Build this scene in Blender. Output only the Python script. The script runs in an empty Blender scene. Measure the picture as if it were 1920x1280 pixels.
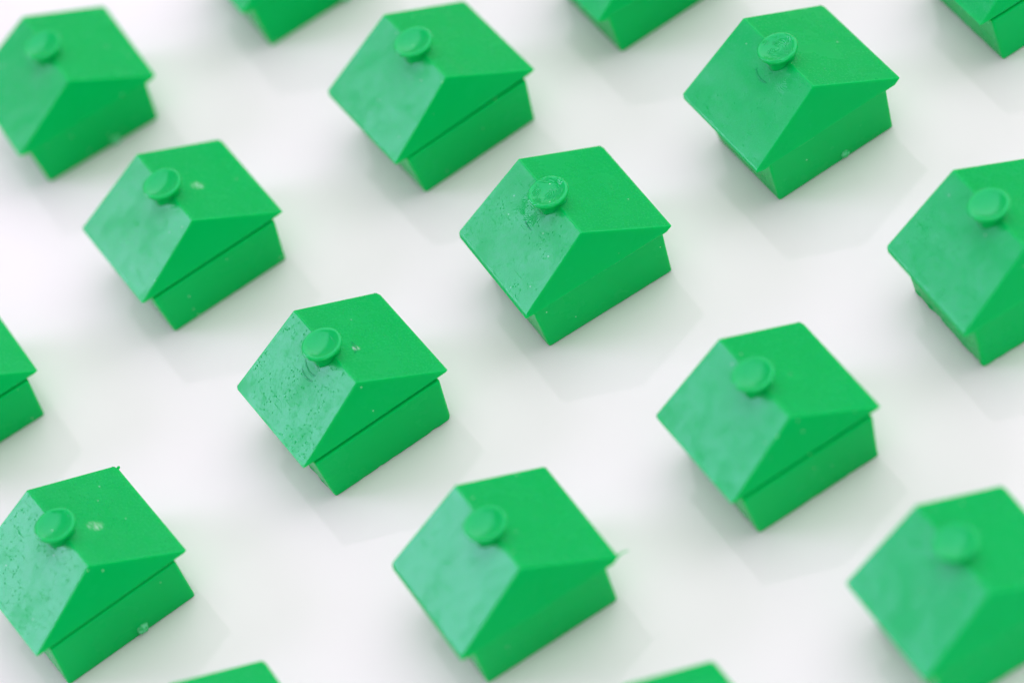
import bpy, bmesh, math, random
from mathutils import Matrix, Vector, noise

MM = 0.001
sc = bpy.context.scene
COL = sc.collection

# ------------------------------------------------------------------ camera
PITCH, ROLL, HEIGHT, FPX = 0.8142243842, -0.4114742864, 251.5603, 7726.725
YC = 238.0                                  # scene is re-centred on y (mm)
fwd = Vector((0, math.cos(PITCH), -math.sin(PITCH)))
xr0 = Vector((1, 0, 0)); up0 = xr0.cross(fwd)
xr = math.cos(ROLL) * xr0 + math.sin(ROLL) * up0
up = -math.sin(ROLL) * xr0 + math.cos(ROLL) * up0
cd = bpy.data.cameras.new("camera")
cam = bpy.data.objects.new("camera", cd); COL.objects.link(cam)
R = Matrix((xr, up, -fwd)).transposed().to_4x4()
cam.matrix_world = Matrix.Translation(Vector((0, -YC, HEIGHT)) * MM) @ R
cd.sensor_fit = 'HORIZONTAL'; cd.sensor_width = 36.0
cd.lens = 36.0 * FPX / 1920.0
cd.clip_start = 0.01; cd.clip_end = 20.0
cd.dof.use_dof = True
cd.dof.focus_distance = 342.0 * MM
cd.dof.aperture_fstop = 17.5
sc.camera = cam

# ------------------------------------------------------------------ surroundings, softboxes and added fill lamps
w = bpy.data.worlds.new("World"); sc.world = w; w.use_nodes = True
bg = w.node_tree.nodes["Background"]
bg.inputs[0].default_value = (0.97, 0.985, 1.0, 1); bg.inputs[1].default_value = 0.26

def softbox(name, direction, dist, sx, sy, radiance, colour):
    ld = bpy.data.lights.new(name, 'AREA'); ld.shape = 'RECTANGLE'
    ld.size = sx; ld.size_y = sy; ld.color = colour
    ld.energy = radiance * math.pi * sx * sy
    o = bpy.data.objects.new(name, ld); COL.objects.link(o)
    d = Vector(direction).normalized()
    o.location = d * dist
    o.rotation_euler = d.to_track_quat('Z', 'Y').to_euler()
    return o
softbox("overhead_softbox", (0.36, 0.40, 0.84), 1.20, 1.80, 1.80, 1.45, (1.0, 0.99, 1.0))
softbox("side_softbox", (-0.82, 0.42, 0.39), 1.10, 0.48, 0.44, 8.9, (0.90, 0.64, 1.0))
softbox("front_fill_light", (0.10, -0.86, 0.36), 1.20, 1.30, 0.80, 1.60, (1.0, 0.985, 1.0))  # unseen fill lamp behind the camera, added to brighten gables and walls
softbox("right_softbox", (0.86, -0.20, 0.50), 1.20, 0.90, 0.90, 1.10, (1.0, 0.985, 0.99))
softbox("left_fill_light", (-0.78, -0.40, 0.36), 1.20, 1.10, 0.70, 0.75, (1.0, 0.985, 1.0))  # unseen weak lamp, added to lighten the shadows left of the houses

sc.view_settings.view_transform = 'Standard'
sc.view_settings.look = 'None'
sc.view_settings.exposure = 0.06
sc.view_settings.gamma = 1.0
sc.view_settings.use_curve_mapping = False

# ------------------------------------------------------------------ materials
class NT:
    def __init__(s, name):
        s.m = bpy.data.materials.new(name); s.m.use_nodes = True
        s.t = s.m.node_tree; s.t.nodes.clear()
    def n(s, kind, **kw):
        nd = s.t.nodes.new(kind)
        for k, v in kw.items():
            setattr(nd, k, v)
        return nd
    def l(s, a, b): s.t.links.new(a, b)
    def put(s, sock, v):
        if isinstance(v, (int, float, tuple)): sock.default_value = v
        else: s.l(v, sock)
    def math(s, op, a, b=0.0, c=None, clamp=False):
        nd = s.n('ShaderNodeMath', operation=op, use_clamp=clamp)
        s.put(nd.inputs[0], a); s.put(nd.inputs[1], b)
        if c is not None: s.put(nd.inputs[2], c)
        return nd.outputs[0]
    def ramp(s, v, lo, hi, a=0.0, b=1.0):
        nd = s.n('ShaderNodeMapRange', interpolation_type='SMOOTHSTEP')
        s.put(nd.inputs[0], v)
        for i, x in enumerate((lo, hi, a, b)): nd.inputs[i + 1].default_value = x
        return nd.outputs[0]
    def noise(s, vec, scale, detail=2.0, rough=0.5):
        nd = s.n('ShaderNodeTexNoise'); s.l(vec, nd.inputs['Vector'])
        nd.inputs['Scale'].default_value = scale; nd.inputs['Detail'].default_value = detail
        nd.inputs['Roughness'].default_value = rough
        return nd.outputs['Fac']
    def bump(s, height, dist_mm, prev=None, strength=1.0):
        nd = s.n('ShaderNodeBump'); nd.inputs['Strength'].default_value = strength
        nd.inputs['Distance'].default_value = dist_mm * MM
        s.l(height, nd.inputs['Height'])
        if prev is not None: s.l(prev, nd.inputs['Normal'])
        return nd.outputs['Normal']

def plastic(name, pits=1.0, print_at=None, painted_glint_at=None, wave=1.0, print_depth=0.008, gloss=0.0, level=0.5):
    """green injection-moulded plastic; coordinates in mm of the house itself"""
    N = NT(name)
    tc = N.n('ShaderNodeTexCoord'); oi = N.n('ShaderNodeObjectInfo')
    mm = N.n('ShaderNodeVectorMath', operation='SCALE'); N.l(tc.outputs['Object'], mm.inputs[0]); mm.inputs[3].default_value = 1000.0
    loc = mm.outputs[0]
    rnd = N.math('MULTIPLY', oi.outputs['Random'], 173.0)
    ofs = N.n('ShaderNodeVectorMath', operation='ADD'); N.l(loc, ofs.inputs[0]); N.l(rnd, ofs.inputs[1])
    vec = ofs.outputs[0]
    # moulding sink, grain and pits
    sink = N.noise(vec, 0.28, 1.5)
    grain = N.noise(vec, 8.0, 3.0, 0.6)
    patch = N.noise(vec, 0.45, 2.0)
    vor = N.n('ShaderNodeTexVoronoi'); N.l(vec, vor.inputs['Vector']); vor.inputs['Scale'].default_value = 3.3
    vor.inputs['Randomness'].default_value = 1.0
    sep = N.n('ShaderNodeSeparateColor'); N.l(vor.outputs['Color'], sep.inputs[0])
    pit = N.ramp(vor.outputs['Distance'], 0.12, 0.30, 1.0, 0.0)
    pit = N.math('MULTIPLY', pit, N.ramp(sep.outputs[0], 0.42, 0.65))
    pit = N.math('MULTIPLY', pit, N.ramp(patch, 0.41, 0.60))
    sn = N.n('ShaderNodeSeparateXYZ'); N.l(tc.outputs['Normal'], sn.inputs[0])
    pit = N.math('MULTIPLY', pit, N.ramp(sn.outputs[2], 0.5, 0.7))     # only the roof side of the mould is pitted
    nrm = N.bump(sink, 0.08 * wave)
    nrm = N.bump(grain, 0.005, nrm)
    nrm = N.bump(pit, -0.030 * pits, nrm)
    # hair-line scratches
    sc1 = N.n('ShaderNodeVectorMath', operation='MULTIPLY'); N.l(vec, sc1.inputs[0]); sc1.inputs[1].default_value = (0.35, 6.0, 2.0)
    scr = N.ramp(N.noise(sc1.outputs[0], 1.0, 3.0, 0.7), 0.66, 0.72)
    nrm = N.bump(scr, -0.012, nrm)
    if print_at is not None:                # greasy finger mark: fine curved ridges in one patch
        px, py, pz, rad = print_at
        d = N.n('ShaderNodeVectorMath', operation='SUBTRACT'); N.l(loc, d.inputs[0]); d.inputs[1].default_value = (px, py, pz)
        ln = N.n('ShaderNodeVectorMath', operation='LENGTH'); N.l(d.outputs[0], ln.inputs[0])
        wob = N.noise(vec, 0.9, 2.0)
        ph = N.math('ADD', ln.outputs['Value'], N.math('MULTIPLY', wob, 1.6))
        rid = N.math('SINE', N.math('MULTIPLY', ph, 30.0))
        msk = N.math('MULTIPLY', N.ramp(ln.outputs['Value'], rad * 0.45, rad, 1.0, 0.0), N.ramp(N.noise(vec, 1.1, 2.0), 0.38, 0.55))
        nrm = N.bump(N.math('MULTIPLY', rid, msk), print_depth, nrm)
    base = N.n('ShaderNodeMix', data_type='RGBA')
    base.inputs[6].default_value = (0.0, 0.47, 0.096, 1); base.inputs[7].default_value = (0.0, 0.495, 0.107, 1)
    N.l(N.noise(vec, 0.35, 2.0), base.inputs[0])
    col = base.outputs[2]
    # stray dust specks
    v2 = N.n('ShaderNodeTexVoronoi'); N.l(vec, v2.inputs['Vector']); v2.inputs['Scale'].default_value = 0.9
    s2 = N.n('ShaderNodeSeparateColor'); N.l(v2.outputs['Color'], s2.inputs[0])
    dust_glint = N.math('MULTIPLY', N.ramp(v2.outputs['Distance'], 0.045, 0.075, 1.0, 0.0), N.ramp(s2.outputs[1], 0.62, 0.66))
    if painted_glint_at is not None:                # white glint beside the chimney, painted into the base colour
        px, py, rad = painted_glint_at
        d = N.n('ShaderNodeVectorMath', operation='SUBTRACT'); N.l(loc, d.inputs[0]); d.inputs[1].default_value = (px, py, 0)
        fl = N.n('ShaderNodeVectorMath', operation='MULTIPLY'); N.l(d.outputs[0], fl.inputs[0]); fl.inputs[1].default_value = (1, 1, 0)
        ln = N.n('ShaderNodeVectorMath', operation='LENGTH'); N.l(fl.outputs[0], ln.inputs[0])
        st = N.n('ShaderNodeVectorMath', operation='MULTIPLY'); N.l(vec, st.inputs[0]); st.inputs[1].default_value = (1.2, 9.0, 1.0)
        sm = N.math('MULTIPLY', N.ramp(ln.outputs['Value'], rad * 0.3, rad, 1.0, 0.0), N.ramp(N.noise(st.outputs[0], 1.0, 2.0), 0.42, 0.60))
        dust_glint = N.math('MAXIMUM', dust_glint, N.math('MULTIPLY', sm, 0.8))
    mix = N.n('ShaderNodeMix', data_type='RGBA'); N.l(dust_glint, mix.inputs[0]); N.l(col, mix.inputs[6]); mix.inputs[7].default_value = (0.50, 0.78, 0.60, 1)
    smv = N.n('ShaderNodeVectorMath', operation='MULTIPLY'); N.l(vec, smv.inputs[0]); smv.inputs[1].default_value = (0.34, 0.22, 0.25)
    smear = N.ramp(N.noise(smv.outputs[0], 1.0, 3.0, 0.6), 0.48, 0.68)      # greasy handling smears
    rough = N.math('ADD', N.math('MULTIPLY', N.noise(vec, 1.1, 3.0), 0.16), 0.145 - gloss)
    rough = N.math('ADD', rough, N.math('MULTIPLY', smear, 0.10 if gloss == 0 else 0.03))
    rough = N.math('ADD', rough, N.math('MULTIPLY', N.ramp(N.noise(vec, 4.5, 3.0, 0.65), 0.50, 0.72), 0.20 * min(pits, 1.2)))
    rough = N.math('ADD', rough, N.math('MULTIPLY', pit, 0.45), clamp=True)
    p = N.n('ShaderNodeBsdfPrincipled'); out = N.n('ShaderNodeOutputMaterial')
    N.l(mix.outputs[2], p.inputs['Base Color']); N.l(rough, p.inputs['Roughness']); N.l(nrm, p.inputs['Normal'])
    p.inputs['IOR'].default_value = 1.39
    p.inputs['Specular IOR Level'].default_value = level
    p.inputs['Specular Tint'].default_value = (0.34, 0.85, 1.0, 1)
    p.inputs['Subsurface Weight'].default_value = 0.55
    p.inputs['Subsurface Radius'].default_value = (0.15, 1.0, 0.4)
    p.inputs['Subsurface Scale'].default_value = 0.9 * MM
    N.l(p.outputs[0], out.inputs[0])
    return N.m

def table_material():
    N = NT("white_gloss_acrylic")
    tc = N.n('ShaderNodeTexCoord')
    mm = N.n('ShaderNodeVectorMath', operation='SCALE'); N.l(tc.outputs['Object'], mm.inputs[0]); mm.inputs[3].default_value = 1000.0
    vec = mm.outputs[0]
    base = N.n('ShaderNodeMix', data_type='RGBA')
    base.inputs[6].default_value = (0.90, 0.868, 0.888, 1); base.inputs[7].default_value = (0.915, 0.884, 0.904, 1)
    N.l(N.noise(vec, 0.02, 2.0), base.inputs[0])
    v2 = N.n('ShaderNodeTexVoronoi'); N.l(vec, v2.inputs['Vector']); v2.inputs['Scale'].default_value = 0.16
    s2 = N.n('ShaderNodeSeparateColor'); N.l(v2.outputs['Color'], s2.inputs[0])
    speck = N.math('MULTIPLY', N.ramp(v2.outputs['Distance'], 0.010, 0.022, 1.0, 0.0), N.ramp(s2.outputs[0], 0.60, 0.65))
    mix = N.n('ShaderNodeMix', data_type='RGBA'); N.l(N.math('MULTIPLY', speck, 0.3), mix.inputs[0]); N.l(base.outputs[2], mix.inputs[6]); mix.inputs[7].default_value = (0.45, 0.46, 0.46, 1)
    nrm = N.bump(N.noise(vec, 0.03, 1.0), 0.10)
    p = N.n('ShaderNodeBsdfPrincipled'); out = N.n('ShaderNodeOutputMaterial')
    N.l(mix.outputs[2], p.inputs['Base Color']); N.l(nrm, p.inputs['Normal'])
    N.l(N.math('ADD', N.math('MULTIPLY', N.noise(vec, 0.12, 2.0), 0.05), 0.03), p.inputs['Roughness'])
    p.inputs['IOR'].default_value = 1.38
    p.inputs['Subsurface Weight'].default_value = 0.5      # milky acrylic: light bleeds under the small houses
    p.inputs['Subsurface Radius'].default_value = (1.0, 1.0, 1.0)
    p.inputs['Subsurface Scale'].default_value = 3.5 * MM
    N.l(p.outputs[0], out.inputs[0])
    return N.m

TABLE = table_material()
GREEN = plastic("green_plastic")
GREEN_SMOOTH = plastic("green_plastic_smooth", pits=0.35)
GREEN_SIDE = plastic("green_plastic_satin_sides", pits=0.1, wave=0.6, level=0.12)     # the sides left the mould duller than the roof
GREEN_CAP = plastic("green_plastic_cap", pits=0.3, wave=0.6, gloss=0.12, level=1.0)

def nub_material():
    N = NT("pale_green_plastic_blob")
    p = N.n('ShaderNodeBsdfPrincipled'); out = N.n('ShaderNodeOutputMaterial')
    tc = N.n('ShaderNodeTexCoord')
    mm = N.n('ShaderNodeVectorMath', operation='SCALE'); N.l(tc.outputs['Object'], mm.inputs[0]); mm.inputs[3].default_value = 1000.0
    c = N.n('ShaderNodeMix', data_type='RGBA'); N.l(N.ramp(N.noise(mm.outputs[0], 3.0), 0.4, 0.6), c.inputs[0])
    c.inputs[6].default_value = (0.0, 0.50, 0.12, 1); c.inputs[7].default_value = (0.12, 0.66, 0.32, 1)
    N.l(c.outputs[2], p.inputs['Base Color']); p.inputs['Roughness'].default_value = 0.12; p.inputs['IOR'].default_value = 1.5
    N.l(p.outputs[0], out.inputs[0])
    return N.m
NUB = nub_material()

# ------------------------------------------------------------------ mesh helpers (mm in, metres out)
def link(name, bm, mat, parent=None, weighted=True):
    for v in bm.verts: v.co *= MM
    bmesh.ops.recalc_face_normals(bm, faces=bm.faces)
    me = bpy.data.meshes.new(name); bm.to_mesh(me); bm.free()
    for p in me.polygons: p.use_smooth = True
    me.materials.append(mat)
    o = bpy.data.objects.new(name, me); COL.objects.link(o)
    if parent is not None: o.parent = parent
    if weighted:
        wn = o.modifiers.new("weighted_normal", 'WEIGHTED_NORMAL'); wn.weight = 80
    return o

def roof_mesh(Lr, Le, hw, ze, zr, t, groove, thick):
    """tapered gable roof block, pointed eaves with an undercut; front is +x; thick gives the left eave a steep lip"""
    bm = bmesh.new()
    V = lambda x, y, z: bm.verts.new((x, y, z))
    A, B = V(-Lr, 0, zr), V(Lr, 0, zr)
    C, D = V(-Le, hw, ze), V(Le, hw, ze)
    wi = hw - 0.62
    xb, xf = -(Le - 0.10), Le - groove
    c, d, e, f = V(xb, wi, ze - t), V(xf, wi, ze - t), V(xb, -wi, ze - t), V(xf, -wi, ze - t)
    k = (zr - ze) / hw
    if thick > 0:
        ins = thick * 0.55
        E, F = V(-Le, -(hw - ins), ze + k * ins), V(Le - 0.02, -(hw - ins), ze + k * ins)
        E2, F2 = V(-Le, -hw - 0.02, ze - thick * 0.55), V(Le, -hw - 0.02, ze - thick * 0.55)
        faces = [(B, A, E, F), (F, E, E2, F2), (B, F, F2, D), (A, C, E2, E), (F2, f, d, D), (C, c, e, E2), (E2, e, f, F2)]
    else:
        E, F = V(-Le, -hw, ze), V(Le, -hw, ze); E2 = E
        faces = [(B, A, E, F), (B, F, D), (A, C, E), (F, f, d, D), (C, c, e, E), (E, e, f, F)]
    for q in faces + [(A, B, D, C), (D, d, c, C), (c, d, f, e)]:
        bm.faces.new(q)
    bmesh.ops.recalc_face_normals(bm, faces=bm.faces); bm.normal_update()
    # the back corners are visibly rounded
    ed = [x for x in bm.edges if set(x.verts) in ({C, c}, {E2, e})]
    bmesh.ops.bevel(bm, geom=ed, offset=0.32, segments=2, profile=0.5, affect='EDGES', clamp_overlap=True)
    bm.normal_update()
    ed = [x for x in bm.edges if x.calc_face_angle(0) > math.radians(36)]
    bmesh.ops.bevel(bm, geom=ed, offset=0.11, segments=3, profile=0.5, affect='EDGES', clamp_overlap=False)
    return bm

def rounded_rect(hx, hy, r, per_side, per_corner):
    pts = []
    cs = [(hx - r, hy - r, 0), (-hx + r, hy - r, 90), (-hx + r, -hy + r, 180), (hx - r, -hy + r, 270)]
    for k, (cx, cy, a0) in enumerate(cs):
        for i in range(per_corner + 1):
            a = math.radians(a0 + 90 * i / per_corner)
            pts.append((cx + r * math.cos(a), cy + r * math.sin(a), math.cos(a), math.sin(a)))
        nx_, ny_, n0 = cs[(k + 1) % 4]
        a = math.radians(a0 + 90)
        p0 = (cx + r * math.cos(a), cy + r * math.sin(a)); p1 = (nx_ + r * math.cos(a), ny_ + r * math.sin(a))
        for i in range(1, per_side):
            u = i / per_side
            pts.append((p0[0] + (p1[0] - p0[0]) * u, p0[1] + (p1[1] - p0[1]) * u, math.cos(a), math.sin(a)))
    return pts

def wall_mesh(lt, lb, wt, wb, ztop, ragged, seed):
    bm = bmesh.new()
    rows = [(0.0, 0), (0.10, 1), (0.35, 2), (ztop * 0.5, 2), (ztop - 0.16, 2), (ztop - 0.05, 3), (ztop, 4)]
    rings = []
    for z, kind in rows:
        u = z / ztop
        hx, hy = lb + (lt - lb) * u, wb + (wt - wb) * u
        ins = {0: 0.03, 1: 0.0, 2: 0.0, 3: 0.05, 4: 0.16}[kind]
        ring = []
        for (x, y, nx, ny) in rounded_rect(hx - ins, hy - ins, 0.22, 34, 4):
            zz = z
            if kind in (0, 1):
                n1 = noise.noise(Vector((x * 0.9 + seed * 7.3, y * 0.9, seed)))
                n2 = noise.noise(Vector((x * 2.3, y * 2.3 + seed * 3.1, seed + 9)))
                off = ragged * (0.16 * n1 + 0.10 * n2)
                x += nx * off; y += ny * off
                if kind == 0: zz = max(0.0, ragged * (0.22 * n1 + 0.16 * n2))
                else: zz = z + max(0.0, ragged * (0.22 * n1 + 0.16 * n2))
            ring.append(bm.verts.new((x, y, zz)))
        rings.append(ring)
    n = len(rings[0])
    for a, b in zip(rings[:-1], rings[1:]):
        for i in range(n):
            bm.faces.new((a[i], a[(i + 1) % n], b[(i + 1) % n], b[i]))
    bm.faces.new(rings[-1]); bm.faces.new(list(reversed(rings[0])))
    return bm

def chimney_mesh(zr, cx, cy, rim, rise):
    """waisted stem with a dished round cap"""
    bm = bmesh.new()
    zt = zr + rise
    prof = [(0.0, zr - 1.5), (rim * 0.70, zr - 1.5), (rim * 0.71, zr - 0.35), (rim * 0.75, zt - 0.60), (rim * 0.90, zt - 0.45), (rim * 0.98, zt - 0.34),
            (rim, zt - 0.20), (rim * 0.985, zt - 0.09), (rim * 0.95, zt - 0.025), (rim * 0.90, zt), (rim * 0.84, zt - 0.012), (rim * 0.79, zt - 0.05),
            (rim * 0.70, zt - 0.11), (rim * 0.58, zt - 0.175), (rim * 0.42, zt - 0.235), (rim * 0.22, zt - 0.275), (0.0, zt - 0.285)]
    S = 48; rows = []
    for r, z in prof:
        if r == 0: rows.append([bm.verts.new((cx, cy, z))])
        else: rows.append([bm.verts.new((cx + r * math.cos(2 * math.pi * i / S), cy + r * math.sin(2 * math.pi * i / S), z)) for i in range(S)])
    for a, b in zip(rows[:-1], rows[1:]):
        for i in range(S):
            j = (i + 1) % S
            if len(a) == 1: bm.faces.new((a[0], b[j], b[i]))
            elif len(b) == 1: bm.faces.new((a[i], a[j], b[0]))
            else: bm.faces.new((a[i], a[j], b[j], b[i]))
    return bm

def arc_ridge_mesh(side, cx, rad, a0, a1, tube, zr, slope):
    """raised crescent left by the mould, lying on one roof slope round the chimney foot"""
    bm = bmesh.new(); S, T = 22, 8
    nrm = Vector((0, side * slope, 1)).normalized()
    rows = []
    for i in range(S + 1):
        u = i / S; a = math.radians(a0 + (a1 - a0) * u)
        x, y = cx + rad * math.cos(a), rad * math.sin(a)
        c = Vector((x, y, zr - slope * abs(y)))
        out = Vector((math.cos(a), math.sin(a), 0)); out = (out - nrm * out.dot(nrm)).normalized()
        tr = tube * (math.sin(math.pi * u) ** 0.5 * 0.95 + 0.05)
        rows.append([bm.verts.new(c + out * tr * 1.5 * math.cos(2 * math.pi * k / T) + nrm * tr * 0.7 * math.sin(2 * math.pi * k / T)) for k in range(T)])
    for a, b in zip(rows[:-1], rows[1:]):
        for k in range(T): bm.faces.new((a[k], a[(k + 1) % T], b[(k + 1) % T], b[k]))
    bm.faces.new(rows[0]); bm.faces.new(rows[-1])
    return bm

def nub_mesh(x, y, z, r, seed):
    bm = bmesh.new(); bmesh.ops.create_icosphere(bm, subdivisions=3, radius=r)
    for v in bm.verts:
        n = noise.noise(v.co * (2.2 / r * 0.5) + Vector((seed, 0, 0)))
        v.co *= 1 + 0.28 * n
        v.co.x *= 0.6
        v.co += Vector((x, y, z))
    return bm

def spike_mesh(p0, p1, r):
    bm = bmesh.new(); p0, p1 = Vector(p0), Vector(p1); d = (p1 - p0).normalized()
    s = d.cross(Vector((0, 0, 1))).normalized(); t = s.cross(d)
    rows = []
    for i in range(6):
        u = i / 5; c = p0 + (p1 - p0) * u + t * 0.10 * math.sin(u * 4)
        rr = r * (1 - 0.8 * u) * (1.0 + 0.25 * math.sin(i * 2.3))
        rows.append([bm.verts.new(c + rr * (s * math.cos(k * math.pi / 3) + t * math.sin(k * math.pi / 3))) for k in range(6)])
    for a, b in zip(rows[:-1], rows[1:]):
        for k in range(6): bm.faces.new((a[k], a[(k + 1) % 6], b[(k + 1) % 6], b[k]))
    bm.faces.new(rows[0]); bm.faces.new(rows[-1])
    return bm

# ------------------------------------------------------------------ setting
bm = bmesh.new()
bmesh.ops.create_grid(bm, x_segments=2, y_segments=2, size=900.0)
tab = link("table_surface", bm, TABLE, weighted=False)
tab["kind"] = "structure"

# ------------------------------------------------------------------ the toy houses
# x, y, yaw | ridge half length, eave half length, eave half width, eave height, ridge height, wall half widths bottom / top, wall half lengths bottom / top
H = [
 dict(p=(-27.972, 284.7, -1.384), d=(5.465, 5.906, 7.084, 5.463, 9.709, 5.691, 6.16, 4.987, 5.95), t=0.34, style='plain', mat=GREEN_SMOOTH, nub=(1.3, 0.55),
      label="blurred green toy house cut by the left edge in the top left corner"),
 dict(p=(-22.12, 261.226, -1.33), d=(5.412, 5.974, 7.231, 5.597, 10.047, 5.775, 6.271, 5.403, 6.03), t=0.34, style='ledge', mat=GREEN_SMOOTH, painted_glint=(0.5, 2.6, 0.7),
      label="green toy house with white glint beside its chimney, just below the top left corner"),
 dict(p=(-14.216, 236.254, -1.321), d=(5.413, 5.903, 7.172, 5.352, 9.739, 5.803, 6.209, 5.662, 6.02), t=0.30, style='ledge', mat='pitglint', painted_glint=(1.0, 2.05, 0.42), ragged=1.0,
      chim=(0.40, -0.25),
      arcs=[(-1, 2.15, 232, 292, 0.055), (-1, 2.6, 246, 290, 0.05), (1, 2.15, 52, 98, 0.075)],
      label="sharp green toy house left of centre with pitted roof and ragged wall foot"),
 dict(p=(7.698, 241.449, -1.376), d=(5.538, 6.08, 7.165, 5.70, 10.131, 6.098, 6.382, 5.153, 5.98), t=0.40, thick=0.55, style='lip', mat='print', ragged=0.25, arcs=[(-1, 2.75, 252, 280, 0.045)],
      label="sharp green toy house at picture centre with fingerprint whorls on its chimney top"),
 dict(p=(2.537, 264.904, -1.315), d=(5.466, 6.065, 7.373, 5.516, 10.13, 5.853, 6.314, 5.655, 6.15), t=0.42, thick=0.45, style='ledge', mat=GREEN_SMOOTH,
      label="blurred green toy house touching the top edge, whole, behind the picture centre house"),
 dict(p=(30.074, 246.134, -1.346), d=(5.552, 5.987, 7.278, 5.80, 10.164, 5.85, 6.0, 4.914, 5.90), t=0.50, thick=0.4, style='lip', mat='print2', nub=(1.0, 0.42), arcs=[(-1, 2.35, 238, 290, 0.06)],
      label="green toy house in upper right with crescent below chimney and nub at wall foot"),
 dict(p=(38.918, 220.449, -1.39), d=(5.49, 5.989, 7.188, 5.60, 10.11, 6.179, 6.16, 5.323, 5.90), t=0.52, thick=0.5, style='lip', mat=GREEN, ragged=1.0,
      label="green toy house cut by the right edge at mid height, with ragged left wall foot"),
 dict(p=(16.268, 214.29, -1.355), d=(5.372, 5.907, 7.06, 5.386, 9.75, 5.696, 6.193, 5.557, 6.02), t=0.30, style='ledge', mat=GREEN_SMOOTH, ragged=0.6,
      label="slightly blurred green toy house right of centre with smeared roof, whole in frame"),
 dict(p=(-7.499, 210.885, -1.364), d=(5.393, 5.927, 7.287, 5.55, 10.154, 6.075, 6.16, 5.025, 5.85), t=0.52, thick=0.5, style='lip', mat=GREEN_SMOOTH, spike=True,
      label="blurred green toy house at bottom centre with thin plastic strand on its right eave corner"),
 dict(p=(-39.673, 229.271, -1.295), d=(5.465, 6.169, 7.345, 5.61, 10.047, 6.254, 6.16, 5.658, 6.16), t=0.32, style='ledge', mat='pitglint', nub=(1.2, 0.55), burr=True, painted_glint=(0.8, 2.6, 0.8),
      label="green toy house in the bottom left corner with pitted roof and white glint beside chimney"),
 dict(p=(23.926, 190.748, -1.389), d=(5.29, 5.75, 7.127, 5.612, 9.886, 5.912, 6.16, 5.334, 5.74), t=0.34, style='plain', mat=GREEN_SMOOTH, nub=(2.3, 0.5), chim=(0.3, 0.25),
      label="most blurred green toy house with chimney showing, in the bottom right corner"),
 dict(p=(-46.437, 255.626, -1.351), d=(5.441, 5.997, 7.21, 5.525, 9.988, 5.912, 6.16, 5.334, 6.05), t=0.34, style='ledge', mat=GREEN_SMOOTH,
      label="green toy house mostly outside the left edge, only its right end showing"),
 dict(p=(-33.689, 203.995, -1.352), d=(5.441, 5.997, 7.21, 5.525, 9.988, 5.912, 6.16, 5.334, 5.95), t=0.4, style='lip', mat=GREEN_SMOOTH,
      label="green roof corner of a toy house at the bottom edge, left of centre"),
 dict(p=(-1.482, 186.05, -1.352), d=(5.441, 5.997, 7.21, 5.525, 9.988, 5.912, 6.16, 5.334, 5.95), t=0.4, style='lip', mat=GREEN_SMOOTH,
      label="green roof corner of a toy house at the bottom edge, right of centre"),
 dict(p=(-4.773, 290.40, -1.354), d=(5.441, 5.85, 7.21, 5.525, 9.988, 5.912, 6.16, 5.6, 5.84), t=0.34, style='plain', mat=GREEN_SMOOTH, nub=(2.2, 0.6),
      label="blurred green toy house wall cut by the top edge, left of centre"),
 dict(p=(23.70, 270.668, -1.334), d=(5.441, 5.85, 7.21, 5.525, 9.988, 5.912, 6.16, 5.1, 5.80), t=0.5, style='lip', mat=GREEN_SMOOTH,
      label="green toy house wall cut by the top edge, right of centre"),
 dict(p=(52.542, 251.418, -1.362), d=(5.441, 5.997, 7.21, 5.525, 9.988, 5.912, 6.16, 5.65, 6.05), t=0.34, style='ledge', mat=GREEN,
      label="green toy house cut off in the top right corner of the picture"),
]
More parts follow.
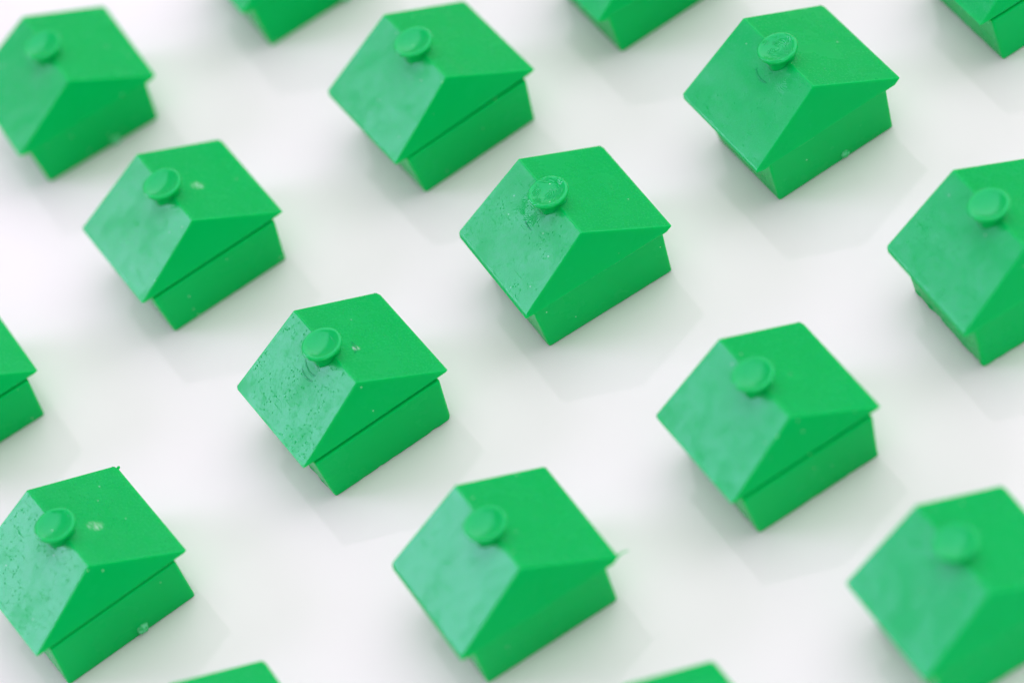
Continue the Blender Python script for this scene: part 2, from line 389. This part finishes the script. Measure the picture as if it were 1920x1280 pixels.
for k, h in enumerate(H):
    Lr, Le, hw, ze, zr, wb, wt, lb, lt = h['d']
    Le, hw, wb, lb = Le + 0.07, hw + 0.09, wb + 0.04, lb + 0.05          # the edge rounding takes this much off again
    x, y, a = h['p']
    root = bpy.data.objects.new("toy_house", None); COL.objects.link(root)
    root.empty_display_size = 0.004
    root.location = Vector((x, y - YC, 0.012)) * MM; root.rotation_euler = (0, 0, a)
    root["label"] = h['label']; root["category"] = "toy house"; root["group"] = "green plastic toy houses set out in rows"
    slope = (zr - ze) / hw
    m = h['mat']
    if m == 'print': m = plastic("green_plastic_fingerprint", 1.1, print_at=(-0.8, -1.9, zr - 1.2, 2.3))
    elif m == 'print2': m = plastic("green_plastic_smudged", 0.8, print_at=(2.6, -1.0, zr - 0.7, 1.8), print_depth=0.004)
    elif m == 'pitglint': m = plastic("green_plastic_pitted_painted_glint", 1.9, painted_glint_at=h['painted_glint'])
    elif 'painted_glint' in h: m = plastic("green_plastic_painted_glint", 0.4, painted_glint_at=h['painted_glint'])
    groove = {'ledge': 0.30, 'lip': 0.06, 'plain': 0.0}[h['style']]
    if h['style'] != 'ledge': lt = Le - 0.27
    else: lt += 0.07
    roof_m = m
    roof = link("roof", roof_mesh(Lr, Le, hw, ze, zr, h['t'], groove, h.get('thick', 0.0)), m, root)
    roof.data.materials.append(GREEN_SIDE)
    for pg in roof.data.polygons:
        if pg.normal.x > 0.9: pg.material_index = 1          # gable face
    zt = ze - h['t'] + (0.01 if h['style'] == 'ledge' else 0.22)
    wall = link("wall", wall_mesh(lt, lb, wt, wb, zt, h.get('ragged', 0.12), k + 1), GREEN_SIDE, root)
    cm = plastic("green_plastic_fingerprint_cap", 0.2, print_at=(0.3, -0.3, zr + 0.6, 2.4), print_depth=0.018, gloss=0.10, level=1.0) if h['mat'] in ('print', 'print2') else GREEN_CAP
    link("chimney", chimney_mesh(zr, *h.get('chim', (0.40, -0.12)), 1.76, 0.95), cm, roof, weighted=False)
    for (s, rad, a0, a1, tb) in h.get('arcs', []):
        link("mould_ridge", arc_ridge_mesh(s, 0.30, rad, a0, a1, tb, zr, slope), m, roof, weighted=False)
    if 'nub' in h:
        ny, r = h['nub']
        link("moulding_nub", nub_mesh(lb + 0.05, ny, 0.55, r, k), NUB, wall, weighted=False)
    if h.get('spike'):
        link("plastic_strand", spike_mesh((Le - 0.2, hw - 0.1, ze - 0.1), (Le - 0.05, hw + 0.95, ze + 0.05), 0.11), m, roof, weighted=False)
    if h.get('burr'):
        link("moulding_burr", nub_mesh(-Le + 0.35, hw + 0.05, ze - 0.05, 0.16, 5), m, roof, weighted=False)
